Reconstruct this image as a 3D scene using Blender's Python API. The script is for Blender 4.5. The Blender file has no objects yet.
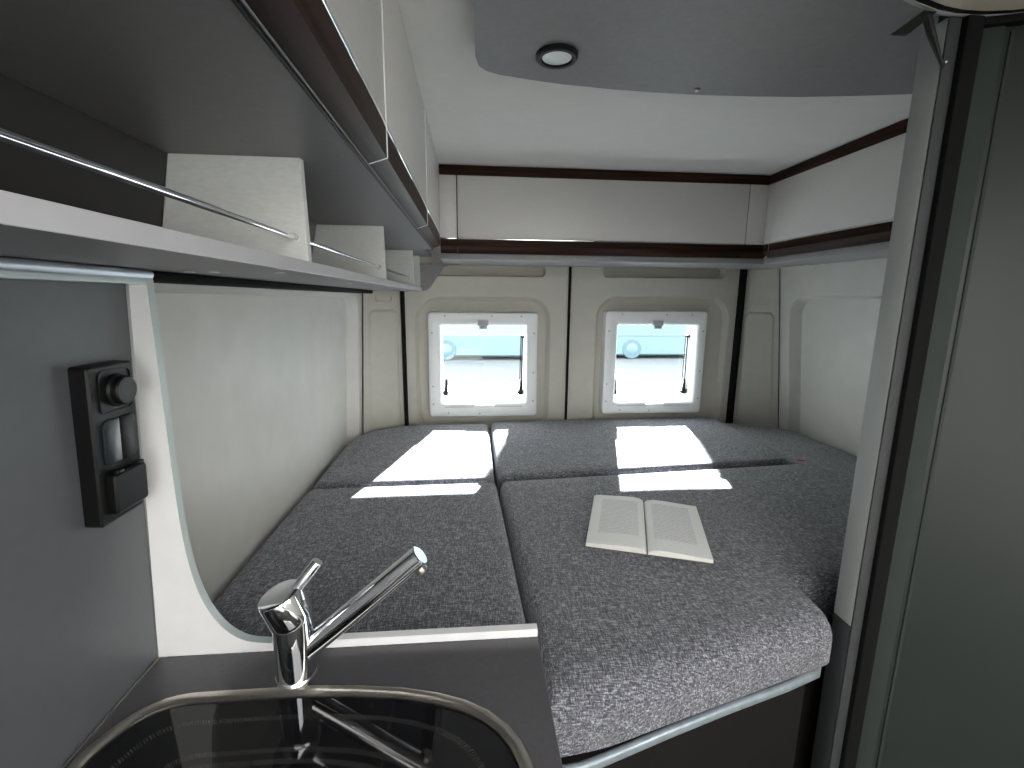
import bpy, bmesh, math, random
from mathutils import Vector, Matrix, Euler

random.seed(4)
scene = bpy.context.scene
COL = scene.collection
PI = math.pi

# ------------------------------------------------------------------ materials
def new_mat(name):
    m = bpy.data.materials.new(name)
    m.use_nodes = True
    nt = m.node_tree
    return m, nt, nt.nodes['Principled BSDF']

def N(nt, kind, **kw):
    n = nt.nodes.new(kind)
    for k, v in kw.items():
        if k in n.inputs.keys():
            n.inputs[k].default_value = v
        else:
            setattr(n, k, v)
    return n

def plain(name, col, rough=0.5, metal=0.0, var=0.06, scale=30.0, bump=0.0, stretch=(1, 1, 1), spec=0.5, coat=0.0):
    """A solid surface with a faint procedural variation of tone and an optional fine bump."""
    m, nt, b = new_mat(name)
    tc = N(nt, 'ShaderNodeTexCoord')
    mp = N(nt, 'ShaderNodeMapping')
    mp.inputs['Scale'].default_value = stretch
    nz = N(nt, 'ShaderNodeTexNoise')
    nz.inputs['Scale'].default_value = scale
    nz.inputs['Detail'].default_value = 4
    rp = N(nt, 'ShaderNodeValToRGB')
    rp.color_ramp.elements[0].position = 0.3
    rp.color_ramp.elements[1].position = 0.7
    rp.color_ramp.elements[0].color = tuple(c * (1 - var) for c in col) + (1,)
    rp.color_ramp.elements[1].color = tuple(min(1, c * (1 + var)) for c in col) + (1,)
    L = nt.links
    L.new(tc.outputs['Object'], mp.inputs['Vector'])
    L.new(mp.outputs['Vector'], nz.inputs['Vector'])
    L.new(nz.outputs['Fac'], rp.inputs['Fac'])
    L.new(rp.outputs['Color'], b.inputs['Base Color'])
    b.inputs['Roughness'].default_value = rough
    b.inputs['Metallic'].default_value = metal
    b.inputs['Specular IOR Level'].default_value = spec
    b.inputs['Coat Weight'].default_value = coat
    if bump:
        bp = N(nt, 'ShaderNodeBump')
        bp.inputs['Strength'].default_value = bump
        bp.inputs['Distance'].default_value = 0.001
        nz2 = N(nt, 'ShaderNodeTexNoise')
        nz2.inputs['Scale'].default_value = 900
        L.new(tc.outputs['Object'], nz2.inputs['Vector'])
        L.new(nz2.outputs['Fac'], bp.inputs['Height'])
        L.new(bp.outputs['Normal'], b.inputs['Normal'])
    return m

def wood(name, c1, c2, stretch, rough=0.35):
    m, nt, b = new_mat(name)
    tc = N(nt, 'ShaderNodeTexCoord')
    mp = N(nt, 'ShaderNodeMapping')
    mp.inputs['Scale'].default_value = stretch
    nz = N(nt, 'ShaderNodeTexNoise')
    nz.inputs['Scale'].default_value = 1
    nz.inputs['Detail'].default_value = 6
    nz.inputs['Distortion'].default_value = 0.4
    rp = N(nt, 'ShaderNodeValToRGB')
    rp.color_ramp.elements[0].position = 0.35
    rp.color_ramp.elements[1].position = 0.68
    rp.color_ramp.elements[0].color = c1 + (1,)
    rp.color_ramp.elements[1].color = c2 + (1,)
    L = nt.links
    L.new(tc.outputs['Object'], mp.inputs['Vector'])
    L.new(mp.outputs['Vector'], nz.inputs['Vector'])
    L.new(nz.outputs['Fac'], rp.inputs['Fac'])
    L.new(rp.outputs['Color'], b.inputs['Base Color'])
    b.inputs['Roughness'].default_value = rough
    b.inputs['Specular IOR Level'].default_value = 0.08
    return m

def fabric_mat():
    m, nt, b = new_mat('heather_fabric')
    L = nt.links
    tc = N(nt, 'ShaderNodeTexCoord')
    outs = []
    for st in ((85, 640, 300), (640, 85, 300)):
        mp = N(nt, 'ShaderNodeMapping')
        mp.inputs['Scale'].default_value = st
        nz = N(nt, 'ShaderNodeTexNoise')
        nz.inputs['Scale'].default_value = 1
        nz.inputs['Detail'].default_value = 3
        nz.inputs['Roughness'].default_value = 0.6
        L.new(tc.outputs['Object'], mp.inputs['Vector'])
        L.new(mp.outputs['Vector'], nz.inputs['Vector'])
        outs.append(nz)
    big = N(nt, 'ShaderNodeTexNoise')
    big.inputs['Scale'].default_value = 40
    big.inputs['Detail'].default_value = 3
    L.new(tc.outputs['Object'], big.inputs['Vector'])
    add = N(nt, 'ShaderNodeMath', operation='ADD')
    L.new(outs[0].outputs['Fac'], add.inputs[0])
    L.new(outs[1].outputs['Fac'], add.inputs[1])
    mad = N(nt, 'ShaderNodeMath', operation='MULTIPLY_ADD')
    mad.inputs[1].default_value = 0.10
    L.new(big.outputs['Fac'], mad.inputs[0])
    L.new(add.outputs[0], mad.inputs[2])
    rp = N(nt, 'ShaderNodeValToRGB')
    e = rp.color_ramp.elements
    e[0].position = 0.40
    e[0].color = (0.034, 0.036, 0.043, 1)
    e[1].position = 0.67
    e[1].color = (0.50, 0.51, 0.56, 1)
    mid = rp.color_ramp.elements.new(0.535)
    mid.color = (0.138, 0.142, 0.165, 1)
    half = N(nt, 'ShaderNodeMath', operation='MULTIPLY')
    half.inputs[1].default_value = 0.5
    L.new(mad.outputs[0], half.inputs[0])
    L.new(half.outputs[0], rp.inputs['Fac'])
    L.new(rp.outputs['Color'], b.inputs['Base Color'])
    b.inputs['Roughness'].default_value = 0.9
    b.inputs['Specular IOR Level'].default_value = 0.2
    b.inputs['Sheen Weight'].default_value = 0.25
    b.inputs['Sheen Roughness'].default_value = 0.5
    bp = N(nt, 'ShaderNodeBump')
    bp.inputs['Strength'].default_value = 0.5
    bp.inputs['Distance'].default_value = 0.0012
    L.new(add.outputs[0], bp.inputs['Height'])
    soft = N(nt, 'ShaderNodeTexNoise')
    soft.inputs['Scale'].default_value = 5
    L.new(tc.outputs['Object'], soft.inputs['Vector'])
    bp2 = N(nt, 'ShaderNodeBump')
    bp2.inputs['Strength'].default_value = 0.35
    bp2.inputs['Distance'].default_value = 0.02
    L.new(soft.outputs['Fac'], bp2.inputs['Height'])
    L.new(bp.outputs['Normal'], bp2.inputs['Normal'])
    L.new(bp2.outputs['Normal'], b.inputs['Normal'])
    return m

def pane_mat():
    m = bpy.data.materials.new('tinted_acrylic')
    m.use_nodes = True
    nt = m.node_tree
    nt.nodes.clear()
    out = N(nt, 'ShaderNodeOutputMaterial')
    mix = N(nt, 'ShaderNodeMixShader')
    mix.inputs[0].default_value = 0.05
    tr = N(nt, 'ShaderNodeBsdfTransparent')
    tr.inputs['Color'].default_value = (0.92, 0.96, 0.975, 1)
    gl = N(nt, 'ShaderNodeBsdfGlossy')
    gl.inputs['Roughness'].default_value = 0.02
    nt.links.new(tr.outputs[0], mix.inputs[1])
    nt.links.new(gl.outputs[0], mix.inputs[2])
    nt.links.new(mix.outputs[0], out.inputs[0])
    return m

def page_mat():
    """Paper with faint grey lines of type inside the margins, laid out by the page's own UV."""
    m, nt, b = new_mat('printed_paper')
    L = nt.links
    uv = N(nt, 'ShaderNodeUVMap')
    sp = N(nt, 'ShaderNodeSeparateXYZ')
    L.new(uv.outputs[0], sp.inputs[0])
    def band(sock, lo, hi):
        a = N(nt, 'ShaderNodeMath', operation='GREATER_THAN'); a.inputs[1].default_value = lo
        c = N(nt, 'ShaderNodeMath', operation='LESS_THAN'); c.inputs[1].default_value = hi
        L.new(sock, a.inputs[0]); L.new(sock, c.inputs[0])
        p = N(nt, 'ShaderNodeMath', operation='MULTIPLY')
        L.new(a.outputs[0], p.inputs[0]); L.new(c.outputs[0], p.inputs[1])
        return p.outputs[0]
    bx = band(sp.outputs[0], 0.13, 0.82)
    by = band(sp.outputs[1], 0.20, 0.91)
    blk = N(nt, 'ShaderNodeMath', operation='MULTIPLY')
    L.new(bx, blk.inputs[0]); L.new(by, blk.inputs[1])
    ln = N(nt, 'ShaderNodeMath', operation='MULTIPLY'); ln.inputs[1].default_value = 36 * 2 * PI
    L.new(sp.outputs[1], ln.inputs[0])
    sn = N(nt, 'ShaderNodeMath', operation='SINE'); L.new(ln.outputs[0], sn.inputs[0])
    gt = N(nt, 'ShaderNodeMath', operation='GREATER_THAN'); gt.inputs[1].default_value = -0.2
    L.new(sn.outputs[0], gt.inputs[0])
    mp = N(nt, 'ShaderNodeMapping'); mp.inputs['Scale'].default_value = (70, 36, 1)
    L.new(uv.outputs[0], mp.inputs['Vector'])
    nz = N(nt, 'ShaderNodeTexNoise'); nz.inputs['Scale'].default_value = 1; nz.inputs['Detail'].default_value = 2
    L.new(mp.outputs[0], nz.inputs['Vector'])
    ng = N(nt, 'ShaderNodeMath', operation='GREATER_THAN'); ng.inputs[1].default_value = 0.42
    L.new(nz.outputs['Fac'], ng.inputs[0])
    m1 = N(nt, 'ShaderNodeMath', operation='MULTIPLY'); L.new(blk.outputs[0], m1.inputs[0]); L.new(gt.outputs[0], m1.inputs[1])
    m2 = N(nt, 'ShaderNodeMath', operation='MULTIPLY'); L.new(m1.outputs[0], m2.inputs[0]); L.new(ng.outputs[0], m2.inputs[1])
    mx = N(nt, 'ShaderNodeMix', data_type='RGBA')
    mx.inputs['A'].default_value = (0.93, 0.94, 0.93, 1)
    mx.inputs['B'].default_value = (0.68, 0.68, 0.71, 1)
    L.new(m2.outputs[0], mx.inputs['Factor'])
    L.new(mx.outputs['Result'], b.inputs['Base Color'])
    b.inputs['Roughness'].default_value = 0.8
    return m

def lid_mat():
    """Smoked glass lid with faint bands of printed dots that follow its outline (UV: u round, v inward)."""
    m, nt, b = new_mat('smoked_glass')
    L = nt.links
    uv = N(nt, 'ShaderNodeUVMap')
    sp = N(nt, 'ShaderNodeSeparateXYZ')
    L.new(uv.outputs[0], sp.inputs[0])
    su = N(nt, 'ShaderNodeMath', operation='MULTIPLY'); su.inputs[1].default_value = 2 * PI * 420
    L.new(sp.outputs[0], su.inputs[0])
    si = N(nt, 'ShaderNodeMath', operation='SINE'); L.new(su.outputs[0], si.inputs[0])
    dot = N(nt, 'ShaderNodeMath', operation='GREATER_THAN'); dot.inputs[1].default_value = 0.0
    L.new(si.outputs[0], dot.inputs[0])
    tot = None
    for lo, hi in ((0.12, 0.15), (0.34, 0.37), (0.41, 0.44)):
        a = N(nt, 'ShaderNodeMath', operation='GREATER_THAN'); a.inputs[1].default_value = lo
        c = N(nt, 'ShaderNodeMath', operation='LESS_THAN'); c.inputs[1].default_value = hi
        L.new(sp.outputs[1], a.inputs[0]); L.new(sp.outputs[1], c.inputs[0])
        p = N(nt, 'ShaderNodeMath', operation='MULTIPLY')
        L.new(a.outputs[0], p.inputs[0]); L.new(c.outputs[0], p.inputs[1])
        if tot is None:
            tot = p
        else:
            s = N(nt, 'ShaderNodeMath', operation='ADD'); L.new(tot.outputs[0], s.inputs[0]); L.new(p.outputs[0], s.inputs[1]); tot = s
    k = N(nt, 'ShaderNodeMath', operation='MULTIPLY'); L.new(tot.outputs[0], k.inputs[0]); L.new(dot.outputs[0], k.inputs[1])
    mx = N(nt, 'ShaderNodeMix', data_type='RGBA')
    mx.inputs['A'].default_value = (0.006, 0.006, 0.007, 1)
    mx.inputs['B'].default_value = (0.040, 0.040, 0.038, 1)
    L.new(k.outputs[0], mx.inputs['Factor'])
    L.new(mx.outputs['Result'], b.inputs['Base Color'])
    b.inputs['Roughness'].default_value = 0.04
    b.inputs['Specular IOR Level'].default_value = 0.45
    return m

M = {}
M['cream'] = plain('cream_moulded_plastic', (0.48, 0.47, 0.415), 0.55, var=0.03, bump=0.05)
M['wall'] = plain('pale_wall_lining', (0.56, 0.555, 0.52), 0.42, var=0.04, scale=12, bump=0.05)
M['ceiling'] = plain('ceiling_lining', (0.66, 0.645, 0.61), 0.7, var=0.02, bump=0.05)
M['flap'] = plain('pale_flap_laminate', (0.66, 0.645, 0.625), 0.38, var=0.03, scale=60, stretch=(1, 1, 6))
M['grey'] = plain('grey_laminate', (0.20, 0.195, 0.20), 0.42, var=0.05, scale=90, bump=0.06)
M['roofgrey'] = plain('roof_panel_laminate', (0.185, 0.178, 0.183), 0.55, var=0.05, scale=90, bump=0.05)
M['kitchengrey'] = plain('kitchen_lining_laminate', (0.105, 0.112, 0.122), 0.38, var=0.03, scale=70, bump=0.08)
M['lip'] = plain('pale_shelf_edge', (0.57, 0.57, 0.61), 0.30, var=0.02)
M['divider'] = plain('silver_divider_board', (0.76, 0.78, 0.76), 0.40, var=0.05, scale=80, stretch=(1, 4, 4))
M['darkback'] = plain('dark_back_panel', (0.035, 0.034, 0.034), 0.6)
M['lipgrey'] = plain('grey_cabinet_edge', (0.27, 0.268, 0.272), 0.40, var=0.03)
M['white'] = plain('white_board', (0.88, 0.89, 0.90), 0.35, var=0.02)
M['edgeband'] = plain('pale_green_edge_band', (0.52, 0.60, 0.60), 0.3, var=0.02)
M['worktop'] = plain('anthracite_worktop', (0.085, 0.082, 0.090), 0.34, var=0.08, scale=120, bump=0.04)
M['woodx'] = wood('walnut_across', (0.012, 0.0055, 0.0036), (0.052, 0.024, 0.015), (2.5, 60, 90), 0.45)
M['woody'] = wood('walnut_along', (0.010, 0.005, 0.0034), (0.044, 0.021, 0.014), (60, 2.5, 90), 0.45)
M['chrome'] = plain('chrome', (0.86, 0.88, 0.92), 0.05, 1.0, var=0.0)
M['steel'] = plain('brushed_steel', (0.60, 0.56, 0.50), 0.28, 1.0, var=0.05, scale=200)
M['black'] = plain('black_plastic', (0.004, 0.004, 0.0045), 0.42, var=0.1, spec=0.3)
M['blackgloss'] = plain('black_gloss_key', (0.020, 0.025, 0.032), 0.32, var=0.05)
M['rubber'] = plain('black_rubber', (0.003, 0.003, 0.0035), 0.85, var=0.1, spec=0.2)
M['winframe'] = plain('white_window_plastic', (0.74, 0.77, 0.77), 0.35, var=0.02)
M['winhard'] = plain('grey_window_plastic', (0.38, 0.40, 0.42), 0.4, var=0.03)
M['screw'] = plain('screw_cover', (0.60, 0.61, 0.60), 0.35)
M['fabric'] = fabric_mat()
M['alu'] = plain('satin_aluminium', (0.62, 0.68, 0.74), 0.30, 0.6, var=0.03)
M['bedfront'] = plain('dark_bed_front', (0.009, 0.008, 0.008), 0.6, var=0.1, spec=0.2)
M['edgemetal'] = plain('blue_grey_edge_metal', (0.34, 0.40, 0.45), 0.35, 0.4, var=0.15, scale=60)
M['postlight'] = plain('pale_grey_post', (0.32, 0.34, 0.335), 0.45, var=0.02)
M['postdark'] = plain('charcoal_profile', (0.040, 0.043, 0.046), 0.6, var=0.05, spec=0.3)
M['shower'] = plain('frosted_shower_panel', (0.022, 0.028, 0.026), 0.45, var=0.05, scale=6, spec=0.3)
M['stile'] = plain('dark_door_stile', (0.028, 0.036, 0.034), 0.7, var=0.04, spec=0.2)
M['cowl'] = plain('beige_vent_frame', (0.60, 0.55, 0.45), 0.4, var=0.03)
M['lampglass'] = plain('lamp_diffuser', (0.80, 0.83, 0.83), 0.3, var=0.01)
M['page'] = page_mat()
M['paperedge'] = plain('page_edges', (0.80, 0.79, 0.75), 0.8, var=0.05, scale=300, stretch=(1, 1, 8))
M['cover'] = plain('book_cover', (0.10, 0.10, 0.11), 0.5)
M['pane'] = pane_mat()
M['lid'] = lid_mat()
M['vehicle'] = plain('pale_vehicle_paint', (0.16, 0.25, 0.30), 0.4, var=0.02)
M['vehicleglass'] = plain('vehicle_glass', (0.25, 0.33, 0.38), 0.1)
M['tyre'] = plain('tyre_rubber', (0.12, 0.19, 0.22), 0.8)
M['ground'] = plain('grey_asphalt', (0.135, 0.148, 0.158), 0.85, var=0.06, scale=3)
M['floor'] = plain('grey_vinyl_floor', (0.12, 0.115, 0.11), 0.5, var=0.1, scale=10)
M['red'] = plain('red_label', (0.45, 0.03, 0.03), 0.6)

# ------------------------------------------------------------------ helpers
def tag(o, label=None, cat=None, group=None, kind=None):
    if label: o['label'] = label
    if cat: o['category'] = cat
    if group: o['group'] = group
    if kind: o['kind'] = kind
    return o

def obj(name, bm, mat, parent=None, smooth=35):
    bmesh.ops.remove_doubles(bm, verts=bm.verts, dist=1e-6)
    bmesh.ops.recalc_face_normals(bm, faces=bm.faces)
    me = bpy.data.meshes.new(name)
    bm.to_mesh(me)
    bm.free()
    mats = mat if isinstance(mat, (list, tuple)) else [mat]
    for x in mats:
        me.materials.append(x)
    if smooth:
        for p in me.polygons:
            p.use_smooth = True
        me.set_sharp_from_angle(angle=math.radians(smooth))
    o = bpy.data.objects.new(name, me)
    COL.objects.link(o)
    if parent is not None:
        o.parent = parent
    return o

def empty(name, loc, label, cat, group=None, rot=(0, 0, 0)):
    o = bpy.data.objects.new(name, None)
    o.empty_display_size = 0.05
    o.location = loc
    o.rotation_euler = rot
    COL.objects.link(o)
    return tag(o, label, cat, group)

class Frame:
    """Children of an Empty are modelled in world coordinates and shifted into the Empty's own."""
    pass

def shift(o, v):
    o.data.transform(Matrix.Translation(-Vector(v)))
    return o

def copy_tree(o, parent=None):
    c = o.copy()
    COL.objects.link(c)
    c.parent = parent
    for ch in list(o.children):
        copy_tree(ch, c)
    return c

def box(bm, lo, hi, bev=0.0, seg=2):
    r = bmesh.ops.create_cube(bm, size=1)
    vs = r['verts']
    for v in vs:
        v.co = Vector(((lo[i] + hi[i]) / 2 + v.co[i] * (hi[i] - lo[i]) for i in range(3)))
    if bev > 0:
        es = list({e for v in vs for e in v.link_edges})
        bmesh.ops.bevel(bm, geom=es, offset=bev, segments=seg, profile=0.5, affect='EDGES')
    return bm

def B(lo, hi, bev=0.0, seg=2):
    return box(bmesh.new(), lo, hi, bev, seg)

def rrect(u0, u1, v0, v1, r, n=8):
    if not isinstance(r, (tuple, list)):
        r = (r,) * 4
    pts = []
    for (cu, cv, a0, rr) in ((u1, v1, 0, r[0]), (u0, v1, 90, r[1]), (u0, v0, 180, r[2]), (u1, v0, 270, r[3])):
        su = -1 if cu == u1 else 1
        sv = -1 if cv == v1 else 1
        for k in range(n + 1):
            a = math.radians(a0 + 90 * k / n)
            pts.append((cu + su * rr + rr * math.cos(a), cv + sv * rr + rr * math.sin(a)))
    return pts

def loops(bm, rows, close_ring=True, cap0=False, cap1=False):
    """Skin a list of equal-length closed loops of 3-D points."""
    vr = [[bm.verts.new(p) for p in row] for row in rows]
    n = len(rows[0])
    for a, b in zip(vr[:-1], vr[1:]):
        for i in range(n):
            j = (i + 1) % n
            bm.faces.new((a[i], a[j], b[j], b[i]))
    if cap0: bm.faces.new(vr[0])
    if cap1: bm.faces.new(vr[-1])
    return vr

def ring_wrap(bm, rows):
    return loops(bm, rows + [rows[0]])

def tube(bm, pts, rad, seg=14, cap=True):
    pts = [Vector(p) for p in pts]
    rows = []
    rads = rad if isinstance(rad, (list, tuple)) else [rad] * len(pts)
    ref = None
    for i, p in enumerate(pts):
        if i == 0: t = pts[1] - pts[0]
        elif i == len(pts) - 1: t = pts[-1] - pts[-2]
        else: t = (pts[i + 1] - pts[i]).normalized() + (pts[i] - pts[i - 1]).normalized()
        t.normalize()
        if ref is None:
            ref = Vector((0, 0, 1)) if abs(t.z) < 0.9 else Vector((1, 0, 0))
        a = t.cross(ref).normalized()
        b = t.cross(a).normalized()
        ref = b.cross(t) * -1 if False else ref
        rows.append([p + (a * math.cos(2 * PI * k / seg) + b * math.sin(2 * PI * k / seg)) * rads[i] for k in range(seg)])
    loops(bm, rows, cap0=cap, cap1=cap)
    return bm

def lathe(bm, prof, origin=(0, 0, 0), axis=(0, 0, 1), seg=32, caps=True):
    """prof: list of (radius, height)."""
    q = Vector((0, 0, 1)).rotation_difference(Vector(axis).normalized())
    rows = []
    for r, h in prof:
        rows.append([Vector(origin) + q @ Vector((max(r, 1e-4) * math.cos(2 * PI * k / seg), max(r, 1e-4) * math.sin(2 * PI * k / seg), h)) for k in range(seg)])
    loops(bm, rows, cap0=caps, cap1=caps)
    return bm

def prism(bm, pts, f0, f1):
    """pts in 2-D; f0/f1 turn (u,v) into the two 3-D ends."""
    loops(bm, [[f0(*p) for p in pts], [f1(*p) for p in pts]], cap0=True, cap1=True)
    return bm

def offset_poly(pts, d):
    """Inset a counter-clockwise polygon by d."""
    n = len(pts)
    out = []
    for i in range(n):
        p0, p1, p2 = Vector(pts[i - 1]), Vector(pts[i]), Vector(pts[(i + 1) % n])
        e1 = (p1 - p0).normalized(); e2 = (p2 - p1).normalized()
        n1 = Vector((-e1.y, e1.x)); n2 = Vector((-e2.y, e2.x))
        m = (n1 + n2)
        k = m.dot(n1)
        m = m / k if abs(k) > 0.2 else n1
        out.append(tuple(p1 + m * d))
    return out

def round_poly(pts, rads, n=6):
    out = []
    m = len(pts)
    for i in range(m):
        p0, p1, p2 = Vector(pts[i - 1]), Vector(pts[i]), Vector(pts[(i + 1) % m])
        r = rads[i] if isinstance(rads, (list, tuple)) else rads
        a = (p0 - p1).normalized(); b = (p2 - p1).normalized()
        if r <= 0:
            out.append(tuple(p1)); continue
        s, e = p1 + a * r, p1 + b * r
        for k in range(n + 1):
            t = k / n
            out.append(tuple(s * (1 - t) ** 2 + p1 * 2 * t * (1 - t) + e * t * t))
    return out

def P2(f):
    return lambda pts: [Vector(f(*p)) for p in pts]

def struct(name, bm, mat, label=None, cat=None, smooth=35):
    o = obj(name, bm, mat, None, smooth)
    tag(o, label, cat, kind='structure')
    return o

# ------------------------------------------------------------------ the van shell
CEIL = 1.88
struct('floor', B((-0.62, -1.6, -0.05), (1.62, 2.13, 0.0)), M['floor'], 'grey vinyl floor of the van', 'floor')
bm = bmesh.new()
o_ = rrect(-0.62, 1.62, -1.65, 2.13, 0.001, 6); h_ = rrect(-0.10, 0.80, -1.05, -0.25, 0.05, 6)  # the hole is an unseen skylight, added for light on the bed
fz_ = lambda z: (lambda pts: [Vector((u, v, z)) for u, v in pts])
ring_wrap(bm, [fz_(CEIL)(o_), fz_(CEIL + 0.05)(o_), fz_(CEIL + 0.05)(h_), fz_(CEIL)(h_)])
struct('ceiling', bm, M['ceiling'], 'off-white lined van ceiling behind the grey roof panel', 'ceiling')

def side_wall(name, x_in, sgn, y_edge, top_v, lean, label):
    """sgn=+1: the room lies towards +x. Inner recess plane at x_in, lip 25 mm proud of it round a rounded recess."""
    bm = bmesh.new()
    lip = x_in + sgn * 0.043
    back = x_in - sgn * 0.05
    outer = rrect(-0.46 if sgn > 0 else 0.74, y_edge + 0.02, 0.0, 1.70, 0.001)
    inn = rrect(-0.36 if sgn > 0 else 0.80, y_edge - 0.075, 0.30, top_v, 0.07)
    mid = rrect(-0.372 if sgn > 0 else 0.792, y_edge - 0.055, 0.292, top_v + 0.012, 0.085)
    f = lambda x: (lambda pts: [Vector((x, u, v)) for u, v in pts])
    fs = f
    f = lambda x: (lambda pts: [p + Vector((lean * (p.z - 0.86), 0, 0)) for p in fs(x)(pts)])
    loops(bm, [f(back)(outer), f(lip - sgn * 0.006)(outer), f(lip)(offset_poly(outer, 0.006)), f(lip)(mid), f(lip - sgn * 0.008)(offset_poly(mid, 0.004)), f(x_in)(inn)], cap0=True, cap1=True)
    return struct(name, bm, M['wall'], label, 'wall')

side_wall('wall_left', -0.510, 1, 1.92, 1.425, 0.045, 'pale lined left side wall with rounded recess above the bed')
side_wall('wall_right', 1.460, -1, 1.945, 1.432, -0.11, 'pale lined right side wall with rounded recess above the bed')

DY = 2.05     # inner skin of the rear doors
def rear_door(name, x0, x1, rec, slot, win, label):
    """skin in two flush panels: a lower one with a rounded recess round the window, an upper one with a slot pocket"""
    f = lambda d: (lambda pts: [Vector((u, DY + d, v)) for u, v in pts])
    bm = bmesh.new()
    outer = rrect(x0, x1, 0.30, 1.485, 0.0005, 10)
    r1 = rrect(*rec, 0.105, 10)
    hole = rrect(*win, 0.02, 10)
    rows = [f(0)(outer), f(0)(r1), f(0.004)(offset_poly(r1, 0.005)), f(0.019)(offset_poly(r1, 0.011)), f(0.024)(offset_poly(r1, 0.018)),
            f(0.024)(hole), f(0.075)(hole), f(0.075)(outer)]
    ring_wrap(bm, rows)
    outer = rrect(x0, x1, 1.485, CEIL, 0.0005, 10)
    s1 = rrect(*slot, 0.022, 10)
    loops(bm, [f(0.06)(outer), f(0)(outer), f(0)(s1), f(0.004)(offset_poly(s1, 0.003)), f(0.034)(offset_poly(s1, 0.007))], cap0=True, cap1=True)
    return struct(name, bm, M['cream'], label, 'door')

rear_door('door_1', -0.290, 0.419, (-0.252, 0.350, 0.80, 1.432), (-0.19, 0.324, 1.517, 1.572), (-0.146, 0.245, 0.948, 1.316),
          'cream inner skin of the left rear door')
rear_door('door_2', 0.443, 1.215, (0.555, 1.182, 0.80, 1.442), (0.578, 1.146, 1.520, 1.576), (0.642, 1.036, 0.948, 1.320),
          'cream inner skin of the right rear door')
# black rubber seals at both sides and between the doors
def seal(name, x0, x1, y0, y1, label):
    bm = B((x0, y0, 0.30), (x1, y1, CEIL), 0.004)
    return struct(name, bm, M['rubber'], label, 'seal')
seal('trim_1', -0.306, -0.290, 2.030, 2.10, 'black rubber seal beside the left rear door')
seal('trim_2', 0.4245, 0.4375, 2.046, 2.10, 'black rubber seal between the two rear doors')
seal('trim_3', 1.214, 1.236, 2.022, 2.10, 'black rubber seal beside the right rear door')
for nm, xa, xb in (('trim_4', 0.419, 0.4245), ('trim_5', 0.4375, 0.443)):
    struct(nm, B((xa, 2.044, 0.30), (xb, 2.10, CEIL), 0.002), M['cream'], 'cream door flange beside the middle seal', 'trim')

def corner_panel(name, a, b, lean, label):
    """moulded corner piece from the side wall (a) to the door seal (b), both (x,y)"""
    a = Vector(a); b = Vector(b)
    t = (b - a); w = t.length; t.normalize()
    a_side = w if lean > 0 else 0.0
    nrm = Vector((t.y, -t.x))
    if nrm.y > 0: nrm = -nrm
    def f(d):
        return lambda pts: [Vector((a.x + t.x * u + nrm.x * d + lean * (v - 0.86) * abs(a_side - u) / w, a.y + t.y * u + nrm.y * d, v)) for u, v in pts]
    bm = bmesh.new()
    outer = rrect(0, w, 0.30, CEIL, 0.001, 6)
    pad = rrect(w * 0.13, w * 0.87, 0.50, 1.375, 0.03, 6)
    loops(bm, [f(-0.05)(outer), f(-0.004)(outer), f(0)(offset_poly(outer, 0.004)), f(0)(pad), f(0.006)(offset_poly(pad, 0.008)), f(0.007)(offset_poly(pad, 0.014))], cap0=True, cap1=True)
    # small moulded finger pocket above the pad
    g = rrect(w * 0.30, w * 0.72, 1.405, 1.432, (0.003, 0.003, 0.012, 0.012), 6)
    loops(bm, [f(-0.002)(g), f(0.004)(g), f(0.004)(offset_poly(g, 0.003)), f(-0.001)(offset_poly(g, 0.004))], cap0=True, cap1=True)
    return struct(name, bm, M['cream'], label, 'wall')
corner_panel('trim_6', (-0.462, 1.922), (-0.301, 2.046), 0.045, 'cream corner panel left of the rear doors')
corner_panel('trim_7', (1.234, 2.052), (1.415, 1.950), -0.11, 'cream corner panel right of the rear doors')
for nm, p, ln in (('trim_8', (-0.464, 1.924), 0.045), ('trim_9', (1.414, 1.952), -0.11)):
    struct(nm, tube(bmesh.new(), [(p[0] + ln * (0.4 - 0.86), p[1], 0.4), (p[0] + ln * 0.70, p[1], 1.56)], 0.0017, 8), M['rubber'], 'thin dark joint between corner panel and side wall', 'joint')

# unseen walls added behind the camera to limit front light; openings placed for daylight
bm = bmesh.new()
o_ = rrect(-0.62, 1.62, 0.0, CEIL, 0.001, 6); h_ = rrect(-0.50, 0.80, 0.95, 1.66, 0.12, 6)
fy = lambda y: (lambda pts: [Vector((u, y, v)) for u, v in pts])
ring_wrap(bm, [fy(-1.65)(o_), fy(-1.60)(o_), fy(-1.60)(h_), fy(-1.65)(h_)])
struct('wall_front', bm, M['wall'], 'added unseen front wall with a cab window opening for daylight', 'wall')
bm = bmesh.new()
o_ = rrect(-1.60, 0.74, 0.0, CEIL, 0.001, 6); h_ = rrect(-1.30, -0.35, 0.90, 1.70, 0.06, 6)
fx = lambda x: (lambda pts: [Vector((x, u, v)) for u, v in pts])
ring_wrap(bm, [fx(1.52)(o_), fx(1.47)(o_), fx(1.47)(h_), fx(1.52)(h_)])
struct('wall_side', bm, M['wall'], 'added unseen right side wall with a sliding door window placed for daylight', 'wall')
struct('wall_cab', B((-0.62, -1.60, 0.0), (-0.60, -0.47, 1.60)), M['wall'], 'unseen left side of the van beside the cab, closed off from daylight', 'wall')

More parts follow.
